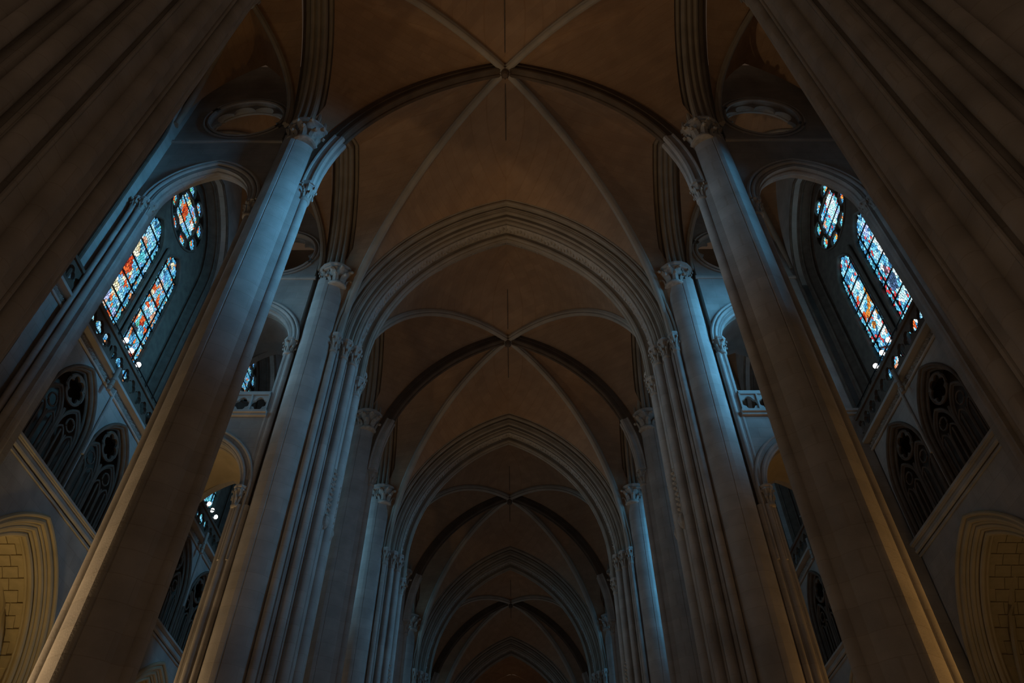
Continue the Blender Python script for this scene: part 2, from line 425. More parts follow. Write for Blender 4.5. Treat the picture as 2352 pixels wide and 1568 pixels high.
# ------------------------------------------------------------------ stained glass windows
PAL = {'p': [(.30, .66, .85), (.38, .75, .95), (.25, .55, .85), (.45, .78, .9)], 'w': [(.85, 1., 1.05), (.65, .92, 1.), (1., 1., 1.)], 'W': [(.72, 1.05, 1.15), (.5, .88, 1.), (.95, 1.1, 1.15), (.42, .8, .95)],
       'n': [(.75, .40, .25), (.62, .30, .2), (.8, .55, .4)], 'o': [(.9, .16, .03), (.95, .30, .10), (.7, .09, .02)], 'c': [(.85, .80, .50), (.75, .62, .38), (.9, .9, .72)],
       't': [(.10, .62, .75), (.14, .72, .85), (.08, .5, .6)], 'r': [(.55, .05, .012), (.8, .14, .03), (.3, .02, .008), (.65, .09, .02)], 'l': [(.38, .50, .90), (.30, .42, .8), (.55, .6, .95)],
       'b': [(.07, .32, .65), (.12, .45, .75), (.05, .25, .5)], 'g': [(.08, .45, .28), (.12, .55, .4), (.6, .3, .1)], 'k': [(.02, .05, .08), (.03, .08, .12), (.05, .03, .03)],
       'v': [(.10, .05, .07), (.28, .12, .2), (.06, .03, .04), (.5, .3, .38)], 's': [(.05, .10, .22), (.10, .18, .35), (.03, .06, .12)], 'a': [(.55, .20, .03), (.75, .30, .06), (.3, .10, .02)]}
BLOBS = {
'LA':[(-1.26,27.95,0.49,'p'),(-1.63,27.1,0.27,'w'),(-1.29,27.33,0.27,'n'),(-1.05,27.18,0.18,'o'),(-1.43,26.52,0.43,'c'),(-0.96,26.54,0.32,'t'),(-0.76,27.22,0.22,'p'),(-1.74,26.52,0.2,'o'),(-1.46,25.44,0.54,'r'),(-1.41,25.9,0.22,'r'),(-1.54,25.02,0.27,'o'),(-1.12,25.48,0.25,'c'),(-1.2,24.98,0.22,'c'),(-1.38,24.17,0.38,'c'),(-1.64,23.68,0.16,'o'),(-1.24,24.59,0.22,'p'),(-1.25,23.7,0.18,'o'),(-1.51,23.43,0.27,'l'),(-1.68,22.95,0.22,'r'),(-0.94,25.3,0.16,'r'),(-0.99,24.77,0.16,'o'),(-0.8,24.03,0.27,'p'),(-1.69,22.99,0.2,'r'),(-1.76,22.3,0.2,'t'),(-1.35,22.34,0.25,'c'),(-0.97,22.35,0.27,'p'),(-0.95,22.98,0.2,'r'),(-0.72,23.36,0.22,'l'),(-1.36,23.11,0.18,'n'),(-0.49,22.34,0.22,'p')],
'LB':[(1.06,27.85,0.36,'b'),(1.02,28.63,0.22,'c'),(0.98,27.13,0.27,'n'),(0.7,26.55,0.2,'r'),(0.71,26.29,0.25,'c'),(0.82,25.61,0.22,'r'),(0.64,26.95,0.22,'p'),(0.99,27.47,0.27,'l'),(1.09,26.34,0.22,'p'),(1.18,25.67,0.22,'w'),(1.3,26.4,0.18,'o'),(1.06,24.78,0.27,'r'),(1.48,25.59,0.25,'n'),(1.19,25.62,0.22,'p'),(0.86,24.43,0.2,'g'),(0.87,24.04,0.27,'k'),(0.96,23.65,0.25,'b'),(1.22,23.63,0.16,'o'),(0.65,22.31,0.27,'t'),(1.07,22.32,0.27,'b'),(1.39,22.87,0.25,'r'),(0.61,24.83,0.2,'c'),(0.86,25.45,0.2,'w'),(1.48,24.69,0.16,'r'),(0.53,24.44,0.18,'o'),(1.38,26.19,0.18,'r'),(0.72,23.67,0.13,'o'),(0.5,23.88,0.22,'p'),(1.32,22.29,0.2,'n')],
'LR':[(-1.0,31.69,0.54,'p'),(-0.71,31.88,0.2,'c'),(-0.36,32.42,0.27,'l'),(-0.09,31.38,0.43,'r'),(-0.11,31.97,0.22,'c'),(-0.35,31.43,0.2,'n'),(0.24,32.33,0.27,'l'),(-0.07,30.61,0.32,'c'),(0.51,30.98,0.22,'p'),(0.86,31.43,0.27,'w'),(1.08,31.42,0.18,'o'),(-0.46,30.61,0.2,'p'),(-0.24,32.2,0.16,'o'),(-0.07,32.53,0.18,'n'),(0.11,31.09,0.22,'o'),(0.72,31.87,0.18,'p'),(0.82,30.78,0.18,'t')],
'RR':[(-0.16,32.39,0.4,'w'),(-0.17,31.56,0.67,'W'),(-0.96,31.31,0.36,'w'),(0.67,31.28,0.27,'t'),(0.87,31.51,0.22,'n'),(-0.31,30.68,0.27,'l'),(0.08,30.92,0.4,'W'),(-0.95,32.2,0.27,'l'),(-0.96,30.91,0.18,'o'),(-0.88,30.64,0.2,'l')],
'RA':[(-1.26,28.0,0.36,'l'),(-1.52,26.97,0.43,'W'),(-1.53,26.33,0.36,'w'),(-1.73,25.5,0.32,'v'),(-1.1,26.33,0.22,'p'),(-1.11,25.38,0.27,'v'),(-1.11,24.61,0.45,'s'),(-1.55,24.59,0.27,'W'),(-1.68,24.12,0.32,'W'),(-1.16,23.77,0.4,'W'),(-2.17,25.46,0.27,'k'),(-1.52,22.85,0.27,'w'),(-1.42,22.56,0.18,'o'),(-0.99,25.66,0.18,'w'),(-1.98,24.98,0.13,'w'),(-1.62,23.64,0.27,'w'),(-1.57,24.83,0.27,'W'),(-1.16,22.65,0.22,'o'),(-1.59,22.92,0.22,'W'),(-1.18,22.66,0.22,'o'),(-1.1,22.33,0.22,'W'),(-0.88,22.31,0.18,'o'),(-1.76,22.38,0.22,'w'),(-1.53,22.22,0.22,'p'),(-1.3,22.33,0.13,'r')],
'RB':[(0.98,27.43,0.22,'w'),(0.57,27.26,0.27,'W'),(1.01,27.21,0.18,'r'),(0.93,26.82,0.2,'w'),(0.6,26.24,0.27,'a'),(1.03,26.28,0.32,'W'),(0.64,25.68,0.27,'a'),(1.47,25.95,0.32,'W'),(0.88,25.45,0.22,'a'),(1.39,27.13,0.27,'W'),(1.38,26.49,0.13,'o'),(1.35,25.96,0.32,'W'),(1.18,25.28,0.27,'a'),(0.87,24.76,0.27,'W'),(0.67,24.79,0.2,'a'),(1.21,24.59,0.2,'a'),(0.85,23.99,0.4,'W'),(0.69,23.54,0.16,'n'),(0.59,22.27,0.25,'W'),(0.79,22.28,0.22,'w'),(1.2,22.54,0.22,'a'),(1.41,22.26,0.2,'o'),(1.46,25.42,0.18,'r'),(0.82,24.41,0.22,'W'),(1.07,22.15,0.18,'n'),(0.61,25.41,0.22,'p')],
}
def base_col(style, rnd, u, edge):
    """colour of a piece outside the figures; u in -1..1 across the light"""
    if style == 'left':
        if edge: return rnd.choice([(.10, .45, .75), (.06, .30, .6), (.2, .6, .8), (.05, .25, .5), (.12, .5, .6), (.6, .25, .1), (.3, .55, .75)])
        return rnd.choice([(.12, .50, .78), (.20, .62, .85), (.08, .4, .7), (.30, .7, .85), (.1, .55, .62), (.35, .5, .85), (.25, .66, .9), (.15, .58, .8), (.07, .3, .6), (.7, .2, .06), (.02, .08, .16)])
    if edge: return rnd.choice([(.07, .35, .62), (.12, .5, .75), (.04, .2, .42), (.2, .6, .8), (.5, .04, .05), (.05, .3, .4), (.02, .1, .2)])
    return rnd.choice([(.10, .48, .78), (.25, .65, .9), (.05, .25, .5), (.15, .55, .8), (.6, .06, .06), (.4, .75, .95), (.03, .12, .25), (.1, .4, .7)])
def clip(poly, nx, nz, d):
    out = []
    for i in range(len(poly)):
        a, b = poly[i], poly[(i + 1) % len(poly)]; da = a[0] * nx + a[1] * nz - d; db = b[0] * nx + b[1] * nz - d
        if da <= 0: out.append(a)
        if da * db < 0: t = da / (da - db); out.append((a[0] + (b[0] - a[0]) * t, a[1] + (b[1] - a[1]) * t))
    return out
def cells(x0, x1, z0, z1, du, dv, inside, rnd, lead=.014):
    """lead-framed glass pieces: Voronoi cells of jittered seeds"""
    nx = max(1, int((x1 - x0) / du)); nz = max(1, int((z1 - z0) / dv)); sd = {}
    for i in range(-1, nx + 1):
        for j in range(-1, nz + 1):
            off = .5 * (j % 2)
            sd[i, j] = (x0 + (i + .5 + off * .6 + rnd.uniform(-.36, .36)) * (x1 - x0) / nx, z0 + (j + .5 + rnd.uniform(-.36, .36)) * (z1 - z0) / nz)
    out = []
    k = du / dv
    for (i, j), p in sd.items():
        if not inside(p[0], p[1]): continue
        poly = [(p[0] - 2 * du, p[1] - 2 * dv), (p[0] + 2 * du, p[1] - 2 * dv), (p[0] + 2 * du, p[1] + 2 * dv), (p[0] - 2 * du, p[1] + 2 * dv)]
        for a in range(-2, 3):
            for b in range(-2, 3):
                q = sd.get((i + a, j + b))
                if q is None or (a == 0 and b == 0): continue
                dx, dz = (q[0] - p[0]), (q[1] - p[1]) * k * k; mx, mz = (p[0] + q[0]) / 2, (p[1] + q[1]) / 2
                ln = sqrt(dx * dx + dz * dz)
                if ln < 1e-6: continue
                poly = clip(poly, dx / ln, dz / ln, (mx * dx + mz * dz) / ln - lead)
                if len(poly) < 3: break
            if len(poly) < 3: break
        if len(poly) >= 3 and all(inside(*v) for v in poly): out.append((p, poly))
        elif len(poly) >= 3:
            pts = []
            for v in poly:
                for q in (1.0, .8, .6, .4):
                    w_ = (p[0] + (v[0] - p[0]) * q, p[1] + (v[1] - p[1]) * q)
                    if inside(*w_): pts.append(w_); break
            if len(pts) >= 3: out.append((p, pts))
    return out
def in_lancet(c, a, z0, zs, h):
    R = arc_R(a, h)
    def f(x, z):
        if z < z0 or abs(x - c) > a: return False
        if z <= zs: return True
        if z - zs > h: return False
        return abs(x - c) < on_arch(a, zs, h, z)
    return f
LAN = {-1: ((-1.13, .87), (1.05, .84)), 1: ((-1.30, .86), (1.05, .82))}
WN = [0]
def lancet_geo(): return 21.0, 27.60, 1.48
def stained_window(s, key, seed):
    """everything in the window: tracery slab, glass panels between the saddle bars, bars"""
    WN[0] += 1; u = UW[s] + 1.0; P = PW(s, u); rnd = random.Random(seed); style = 'left' if s < 0 else 'right'
    w = root('window_%d' % WN[0], (0, 0, 0), None, kind='structure')
    z0, zs, h = lancet_geo(); L2 = LAN[s]; RC = (.12, 31.3)
    g = G(); mid = (L2[0][0] + L2[0][1] + L2[1][0] - L2[1][1]) / 2
    for (c, a), x0, x1 in ((L2[0], -2.9, mid), (L2[1], mid, 2.9)): wall_arch(g, P, x0, x1, z0, 29.55, c, a, zs, h, 0, .22, 10)
    g.box(-2.9, 2.9, 0, .22, 19.9, z0, lambda a, w_, z: P(a, z, w_))
    # rose plate: quatrefoil centre and eight outer lobes
    pet = [(RC[0] + 1.40 * cos(2 * pi * (i + .5) / 8), RC[1] + 1.40 * sin(2 * pi * (i + .5) / 8)) for i in range(8)]
    CEN = foil(4, .46, .70, pi / 4)
    plate_hole(g, P, -2.9, 2.9, 29.55, 33.6, RC[0], RC[1], lambda a: 1.72, 0, .22, 40)
    # ring web between centre and petals
    n = 64
    rows = [[], []]
    def cring(a): return CEN(a) + .09
    for q, (rf, ww) in enumerate(((CEN, 0), (cring, 0), (cring, .18), (CEN, .18))):
        if q > 1: rows.append([])
        for i in range(n + 1):
            a = 2 * pi * i / n; r = rf(a); rows[q].append(P(RC[0] + r * cos(a), RC[1] + r * sin(a), ww))
    rows.append(rows[0]); g.grid(rows)
    for cx, cz in pet:
        pr = []
        for rr, ww in ((.36, 0), (.42, 0), (.42, .16), (.36, .16), (.36, 0)):
            pr.append([P(cx + rr * cos(2 * pi * i / 16), cz + rr * 1.0 * sin(2 * pi * i / 16), ww) for i in range(17)])
        g.grid(pr)
    g.build('tracery', M_TRAC, w)
    g = G()
    for c, a in L2: arch_sweep(g, P, c, a + .04, zs, h + .04, circ(0, -.02, .06, 6), 10, zs - z0)
    g.tube([P(RC[0] + 1.74 * cos(2 * pi * i / 32), RC[1] + 1.74 * sin(2 * pi * i / 32), -.02) for i in range(33)], .06, 6)
    g.tube([P(mid, 21, -.12), P(mid, 28.4, -.12)], .09, 8)
    g.build('tracery_roll', M_TRAC, w)
    # dark backing of leads
    g = G(); g.box(-2.9, 2.9, .15, .19, 20, 33.5, lambda a, w_, z: P(a, z, w_)); g.build('leadwork', M_IRON, w)
    def colour(p, c, a, k):
        for bx, bz, br, bc in BLOBS.get(k, ()):
            if ((p[0] - bx) / (br * .62)) ** 2 + ((p[1] - bz) / br) ** 2 < 1: return rnd.choice(PAL[bc])
        uu = (p[0] - c) / a; return base_col(style, rnd, uu, abs(uu) > .62)
    pf = {-1: 'L', 1: 'R'}[s]
    bright = (1.35 if s < 0 else 1.7) if key else (1.15 if seed > 41 + s else .15)
    bars = [z0, 21.95, 22.9, 23.95, 25.0, 26.05, 27.1, 28.1, 29.1]
    for k, (c, a) in zip('AB', L2):
        ins = in_lancet(c, a - .02, z0, zs, h - .02); allc = []
        xs = (c - a, c - .64 * a, c + .64 * a, c + a)
        for i, dd in enumerate(((.105, .14), (.105, .18), (.105, .14))):
            allc += cells(xs[i] + .012, xs[i + 1] - .012, z0, 29.1, dd[0], dd[1], lambda x, z, i=i: ins(x, z) and xs[i] + .012 < x < xs[i + 1] - .012, rnd, .0115)
        for b0, b1 in zip(bars, bars[1:]):
            g = G()
            for p, poly in allc:
                if b0 <= p[1] < b1:
                    g.add([P(x, z, .145 - rnd.uniform(0, .01)) for x, z in poly], [tuple(range(len(poly)))])
                    q = colour(p, c, a, pf + k if key else ''); f = rnd.uniform(.75, 1.2) * bright; g.c.append((q[0] * f, q[1] * f, q[2] * f))
            if g.f: g.build('glass_panel', M_GLASS, w, smooth=False)
        for b in bars[1:-1]:
            hw = on_arch(a, zs, h, b) if b > zs else a
            g = G(); g.box(c - hw, c + hw, .08, .13, b - .022, b + .022, lambda a_, w_, z: P(a_, z, w_)); g.build('saddle_bar', M_IRON, w)
        for x in xs[1:3]:
            g = G(); g.box(x - .018, x + .018, .09, .13, z0, 28.3, lambda a_, w_, z: P(a_, z, w_)); g.build('upright_bar', M_IRON, w)
    # rose glass
    def inc(x, z):
        r = sqrt((x - RC[0]) ** 2 + (z - RC[1]) ** 2); return r < CEN(atan2(z - RC[1], x - RC[0])) - .02
    g = G()
    for p, poly in cells(RC[0] - 1.2, RC[0] + 1.2, RC[1] - 1.2, RC[1] + 1.2, .10, .14, inc, rnd, .011):
        g.add([P(x, z, .1) for x, z in poly], [tuple(range(len(poly)))]); q = colour(p, RC[0], 1.3, pf + 'R' if key else ''); g.c.append(tuple(v * bright * rnd.uniform(.8, 1.2) for v in q))
    g.build('rose_glass', M_GLASS, w, smooth=False)
    for cx, cz in pet:
        g = G()
        for p, poly in cells(cx - .36, cx + .36, cz - .36, cz + .36, .11, .12, lambda x, z: (x - cx) ** 2 + (z - cz) ** 2 < .345 ** 2, rnd, .012):
            g.add([P(x, z, .1) for x, z in poly], [tuple(range(len(poly)))]); e = (p[0] - cx) ** 2 + (p[1] - cz) ** 2 > .03
            q = rnd.choice([(.10, .45, .7), (.06, .3, .6), (.2, .6, .85)] if e else [(.8, .25, .05), (.7, .1, .03), (.2, .6, .8), (.1, .5, .35)]); g.c.append(tuple(v * bright * rnd.uniform(.8, 1.3) for v in q))
        if g.f: g.build('rose_petal', M_GLASS, w, smooth=False)
    for zb in (RC[1] - .42, RC[1] + .42):
        g = G(); g.box(RC[0] - 1.05, RC[0] + 1.05, .06, .09, zb - .03, zb + .03, lambda a_, w_, z: P(a_, z, w_)); g.build('rose_bar', M_IRON, w)
    return w
for s in (-1, 1):
    first = None
    for i, b in enumerate(BAYC[:8]):
        if i == 1: o = stained_window(s, True, 11 + s); o.location = (0, b, 0)
        elif i in (0, 2): o = stained_window(s, False, 40 + i + s); o.location = (0, b, 0); first = o
        else:
            WN[0] += 1; o = copy_tree(first, (0, b, 0)); o.name = 'window_%d' % WN[0]
        o['label'] = '%s stained glass window, %s along the %s aisle' % ('vivid blue and red' if s < 0 else 'pale blue and orange', ['first', 'second', 'third', 'fourth', 'fifth', 'sixth', 'seventh', 'eighth'][i], SIDE[s])

# ================================================================== PIERS
def circ_poly(cx, cy, r, n=20): return [(cx + r * cos(2 * pi * i / n), cy + r * sin(2 * pi * i / n)) for i in range(n)]
def base_mould(g, x, y, r, T):
    g.lathe(x, y, [(r * 1.7, 0), (r * 1.7, .5), (r * 1.45, .6), (r * 1.5, .75), (r * 1.2, .85), (r * 1.05, .95)], 12, T)
def minor_pier(s):
    ox = 8.6; T = SX(s, ox)
    r = root('slender_pier', (s * ox, MIN[0], 0))
    g = G(); g.prism([(9.55, -.12), (9.25, -.34), (8.8, -.46), (8.25, -.46), (7.80, -.14), (7.80, .14), (8.25, .46), (8.8, .46), (9.25, .34), (9.55, .12)], .5, 31.2, T); g.build('core', M_PIER, r)
    BR = [(8.9, .80), (8.80, .795), (8.745, .78), (8.72, .745), (8.695, .765), (8.58, .73), (8.44, .67), (8.31, .59), (8.20, .50), (8.11, .40), (8.04, .28), (8.0, .14), (8.0, .05), (8.9, .05)]
    for e in (-1, 1):
        g = G(); g.prism([(x, e * y) for x, y in BR], .5, 30.0, T); g.build('broad_shaft', M_PIER, r)
        g = G(); g.prism([(8.9, e * .1), (8.9, e * .79), (9.05, e * .72), (9.25, e * .58), (9.40, e * .44), (9.43, e * .3), (9.5, e * .1)], .5, 30.4, T); g.build('canted_strip', M_PIER, r)
        capital(r, 8.98, e * .50, .22, 31.0, 1.1, s, ox=ox)
    g = G(); g.cyl(7.80, 0, .19, .9, 26.0, 16, T); g.build('nave_shaft', M_PIER, r)
    g = G(); g.cyl(9.66, 0, .17, .9, 25.0, 16, T); g.build('aisle_shaft', M_PIER, r)
    capital(r, 7.80, 0, .20, 27.15, 1.15, s, ox=ox)
    capital(r, 9.68, 0, .19, 25.9, .95, s, ox=ox)
    # great capital of the broad shafts under the arcade arches
    for e in (-1, 1): capital(r, 8.44, e * .40, .45, 31.0, 1.35, s, 'great_capital', 16, ox=ox, flare=.76, fc=(.12, -e * .2))
    g = G(); g.box(7.9, 9.6, -.8, .8, 0, .5, T); base_mould(g, 7.86, 0, .2, T); base_mould(g, 9.64, 0, .18, T)
    for e in (-1, 1): base_mould(g, 8.42, e * .42, .38, T)
    g.build('base', M_PIER, r)
    return r
def major_pier(s):
    ox = 8.6; T = SX(s, ox)
    r = root('great_pier', (s * ox, MAJ[0], 0))
    g = G()
    h = [(9.62, -1.75), (9.40, -1.95), (8.12, -1.85), (7.98, -1.60), (7.66, -1.50), (7.62, -1.12), (7.30, -1.0), (7.24, -.66), (7.02, -.50)]
    g.prism(h + [(x, -y) for x, y in h[::-1]], .5, 26.6, T); g.build('core', M_PIER, r)
    g = G(); g.prism([(9.62, -1.75), (9.4, -1.95), (8.12, -1.85), (8.12, 1.85), (9.4, 1.95), (9.62, 1.75)], 26.6, 38.0, T); g.build('upper_core', M_PIER, r)
    for e in (-1, 1):
        for (x, y, rr) in ((7.86, 1.80, .145), (7.48, 1.32, .175), (7.15, .86, .19)):
            g = G(); g.cyl(x, e * y, rr, .9, 25.6, 16, T); g.build('nave_shaft', M_PIER, r)
            g = G(); g.cyl(x - .12, e * (y - .30), .045, .9, 25.9, 8, T); g.build('fillet', M_PIER, r)
            capital(r, x, e * y, rr * 1.05, 26.6, 1.15, s, ox=ox)
        g = G(); g.prism([(x, e * y) for x, y in ((8.92, 2.40), (8.82, 2.395), (8.745, 2.38), (8.72, 2.345), (8.695, 2.365), (8.58, 2.33), (8.44, 2.27), (8.31, 2.19), (8.20, 2.10), (8.11, 2.0), (8.05, 1.88), (8.02, 1.75), (8.0, 1.6), (8.92, 1.6))], .5, 30.0, T); g.build('broad_shaft', M_PIER, r)
        g = G(); g.prism([(x, e * y) for x, y in ((8.92, 1.6), (8.92, 2.39), (9.10, 2.36), (9.26, 2.29), (9.36, 2.18), (9.38, 1.6))], .5, 30.2, T); g.build('canted_strip', M_PIER, r)
        for x, y, q in ((9.50, 2.16, .12), (9.76, 2.20, .12), (9.98, 2.12, .11)):
            g = G(); g.cyl(x, e * y, q, .9, 17.0, 12, T); g.build('aisle_shaft', M_PIER, r)
        g = G(); g.cyl(9.60, e * 2.14, .12, 17.0, 25.0, 16, T); g.cyl(9.82, e * 2.12, .12, 17.0, 25.0, 16, T); g.build('aisle_shaft', M_PIER, r)
        capital(r, 9.76, e * 2.10, .19, 25.9, .95, s, ox=ox)
        capital(r, 8.42, e * 2.02, .43, 31.0, 1.3, s, 'great_capital', 16, ox=ox, flare=.76, fc=(.2, -e * .15))
        capital(r, 9.02, e * 2.06, .24, 31.0, 1.1, s, ox=ox)
        # low capital carrying the arch under the gallery
        capital(r, 9.90, e * 2.18, .15, 17.8, .9, s, ox=ox)
        # carved canopy in the hollow beside the innermost shaft
        g = G(); random.seed(3)
        for i in range(26):
            z = 17.5 + i * .09; a = i * 2.3
            g.lathe(7.0 + .05 * cos(a), e * (.46 + .05 * sin(a)), [(.01, z), (.09, z + .05), (.11, z + .1), (.02, z + .18)], 6, T)
        g.lathe(6.98, e * .46, [(.05, 17.1), (.13, 17.2), (.2, 17.45), (.16, 17.6)], 8, T)
        g.build('carved_canopy', M_CARVE, r)
    g = G(); g.cyl(6.96, 0, .185, .9, 24.4, 16, T); g.build('nave_shaft', M_PIER, r)
    capital(r, 6.96, 0, .19, 25.4, 1.05, s, ox=ox)
    g = G(); g.prism([(9.8, -2.4), (8.4, -2.6), (7.6, -2.1), (6.7, -.6), (6.7, .6), (7.6, 2.1), (8.4, 2.6), (9.8, 2.4)], 0, .9, T); g.build('base', M_PIER, r)
    return r
for s in (-1, 1):
    sd = SIDE[s]
    p = minor_pier(s)
    p['label'] = 'slender clustered pier in the foreground, tall and whole in view on the %s' % sd; p['category'] = 'pier'; p['group'] = 'slender piers of the nave'
    for i, y in enumerate(MIN[1:4]):
        copy_tree(p, (s * 8.6, y, 0), 'slender clustered pier, the %s along the nave on the %s side' % (['second', 'third', 'fourth'][i], sd))
    p = major_pier(s)
    p['label'] = 'massive shadowed pier of many shafts across the upper %s corner' % sd; p['category'] = 'pier'; p['group'] = 'great piers of the nave'
    for i, y in enumerate(MAJ[1:5]):
        copy_tree(p, (s * 8.6, y, 0), 'great clustered pier, the %s past the shadowed corner pier on the %s' % (['first', 'second', 'third', 'fourth'][i], sd))

    for c in [c for c in bpy.data.objects if c.parent == p and c.name.startswith('carved_canopy')]: bpy.data.objects.remove(c)

# ================================================================== ARCHES AND RIBS OF THE NAVE
def nave_frame(y): return lambda a, z, w: (a, w, z)
def great_arch():
    r = root('transverse_arch', (0, MAJ[1], 26.0)); P = lambda a, z, w: (a, w, z - 26.0)
    a, zs, h = 6.72, 26.5, 10.1
    def order(nm, mt, profs, leg=0.0):
        g = G()
        for pr in profs: arch_sweep(g, P, 0, a, zs, h, pr, 22, leg)
        return g.build(nm, mt, r)
    order('inner_order', M_RIB, [rect(.12, .45, -.20, .20), circ(.12, -.15, .11), circ(.12, .15, .11), circ(.04, 0, .08)], 1.1)
    order('soffit_order', M_CARVE, [rect(.40, .62, -.75, .5)])
    order('middle_order', M_RIB, [rect(.62, .9, -1.15, .8), circ(.56, -.86, .13), circ(.56, .6, .13), circ(.72, -1.06, .08)])
    order('third_order', M_RIB, [rect(.88, 1.15, -1.5, 1.0), circ(.84, -1.32, .13), circ(.9, .9, .10), circ(1.0, -1.48, .07)])
    order('outer_order', M_RIB, [rect(1.14, 1.5, -1.85, 1.15), circ(1.16, -1.76, .13), circ(1.3, -1.9, .06)])
    g = G(); random.seed(8)
    pts = arch_pts(0, a, zs, h, .40, 60)
    for i in range(4, len(pts) - 4):
        x, z = pts[i]
        for e in (-1, 1):
            y = e * (.42 + .1 * sin(i * 1.3)); q = .10
            g.add([P(x - q, z - .02, y), P(x, z - .02, y - q * 1.3), P(x + q, z - .02, y), P(x, z - .02, y + q * 1.3), P(x, z - .13, y)], [(0, 1, 4), (1, 2, 4), (2, 3, 4), (3, 0, 4)])
    o = g.build('leaf_carving', M_CARVE, r); o['kind'] = 'stuff'
    return r
A = great_arch(); tag(A, 'great moulded transverse arch, the nearest and widest over the nave', 'arch', 'great transverse arches of the nave')
for i, y in enumerate(MAJ[2:5]):
    copy_tree(A, (0, y, 26), 'great moulded transverse arch over the nave, the %s beyond the widest one' % ['first', 'second', 'third'][i])
RIBP = [(.05, -.24), (-.12, -.24), (-.20, -.15), (-.30, -.19), (-.38, -.12), (-.42, 0), (-.38, .12), (-.30, .19), (-.20, .15), (-.12, .24), (.05, .24)]
def diag_rib(sgn):
    r = root('diagonal_rib', (0, D0, 26.4)); q = 1 / sqrt(2)
    P = lambda a, z, w: (q * a - sgn * q * w, sgn * q * a + q * w, z - 26.4)
    g = G(); arch_sweep(g, P, 0, 11.25, 26.4, 11.75, [(.03 + x * .85, y * .80) for x, y in RIBP], 34, .2); g.build('rib_stones', M_DIAG, r)
    return r
for k, sgn in enumerate((-1, 1)):
    R_ = diag_rib(sgn); d = 'down to the left' if sgn > 0 else 'down to the right'
    nm = ['rising from near left to far right' if sgn > 0 else 'rising from near right to far left']
    R_['label'] = 'thin pale diagonal rib of the nearest vault, %s' % nm[0]; R_['category'] = 'rib'; R_['group'] = 'diagonal ribs of the nave vault'
    for i, y in enumerate(MIN[1:4]):
        copy_tree(R_, (0, y, 26.4), 'thin diagonal rib of the %s vault, %s' % (['second', 'third', 'fourth'][i], nm[0]))
def mid_rib():
    r = root('cross_rib', (0, D0, 26.8)); P = lambda a, z, w: (a, w, z - 26.8)
    g = G()
    arch_sweep(g, P, 0, 7.68, 27.0, 10.95, [(.35, -.26), (.06, -.26), (.02, -.14), (.05, -.08), (.05, .08), (.02, .14), (.06, .26), (.35, .26)], 26)
    arch_sweep(g, P, 0, 7.68, 27.0, 10.95, circ(.06, -.17, .10), 26); arch_sweep(g, P, 0, 7.68, 27.0, 10.95, circ(.06, .17, .10), 26)
    arch_sweep(g, P, 0, 7.68, 27.0, 10.95, rect(.3, .6, -.32, .32), 26)
    g.build('rib_stones', M_SHADE, r)
    a_, zs_0, h_ = 7.68, 27.0, 10.95; R0 = arc_R(a_, h_); k0 = R0 - a_
    for sg in (-1, 1):
        g = G()
        for pr in (rect(-.02, .62, -.27, .27), circ(-.03, -.17, .135), circ(-.03, .17, .135), circ(.3, -.27, .07)):
            rows = []
            for i in range(9):
                th_ = math.asin(3.75 / R0) * i / 8
                rows.append([P(sg * ((R0 + dr) * cos(th_) - k0), zs_0 + (R0 + dr) * sin(th_), w) for dr, w in pr])
            g.grid(rows, True); b_ = len(g.v) - len(rows) * len(pr); g.f += [tuple(range(b_, b_ + len(pr))), tuple(range(len(g.v) - len(pr), len(g.v)))]
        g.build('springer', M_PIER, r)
    return r
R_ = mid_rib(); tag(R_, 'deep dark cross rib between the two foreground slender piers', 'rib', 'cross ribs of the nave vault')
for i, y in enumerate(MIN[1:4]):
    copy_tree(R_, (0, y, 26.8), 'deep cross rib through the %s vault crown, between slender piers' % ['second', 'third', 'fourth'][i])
g = G(); g.lathe(0, 0, [(.03, -.30), (.12, -.28), (.18, -.2), (.22, -.12), (.22, 0), (.2, .3)], 12)
for i in range(8): leaf(g, .12 * cos(i * pi / 4), .12 * sin(i * pi / 4), -.12, i * pi / 4, .1, -.12, .08)
B_ = tag(g.build('vault_boss', M_SHADE), 'small dark carved boss where the ribs cross in the nearest vault', 'boss', 'bosses of the nave vault'); B_.location = (0, D0, 37.75)
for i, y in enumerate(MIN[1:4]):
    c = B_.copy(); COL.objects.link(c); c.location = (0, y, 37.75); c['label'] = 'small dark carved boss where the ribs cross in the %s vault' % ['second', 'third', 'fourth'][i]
# ridge seam along the crown
for i, y in enumerate(MIN[:4]):
    g = G(); g.box(-.03, .03, -8.3, 7.7, -.05, .06); o = g.build('ridge_seam', M_TRAC, ceil); o.location = (0, y, 38.34)

# arcade arches between the piers
def arcade(s):
    r = root('arcade_arch', (s * 8.6, BAYC[0], 31.0)); P = lambda a, z, w: (s * (w - 8.6), a, z - 31)
    def order(nm, profs, mt=M_RIB):
        g = G()
        for pr in profs: arch_sweep(g, P, 0, 3.12, 31.0, 6.5, pr, 14)
        return g.build(nm, mt, r)
    order('inner_order', [rect(0, .3, 8.25, 9.0), circ(0, 8.35, .11), circ(0, 8.9, .11), circ(-.03, 8.62, .10)])
    order('middle_order', [rect(.28, .5, 8.0, 9.3), circ(.26, 8.12, .10), circ(.26, 9.15, .10)])
    order('outer_order', [rect(.48, .8, 7.80, 9.5), circ(.5, 7.88, .10), circ(.5, 9.4, .10), circ(.62, 7.74, .06)])
    g = G(); pts = arch_pts(0, 3.12, 31.0, 6.5, .6, 14)
    for w in (7.95, 9.4): g.grid([[P(x, z, w) for x, z in pts], [P(x, 38.6, w) for x, z in pts]])
    g.build('spandrel', M_WALL, r)
    return r
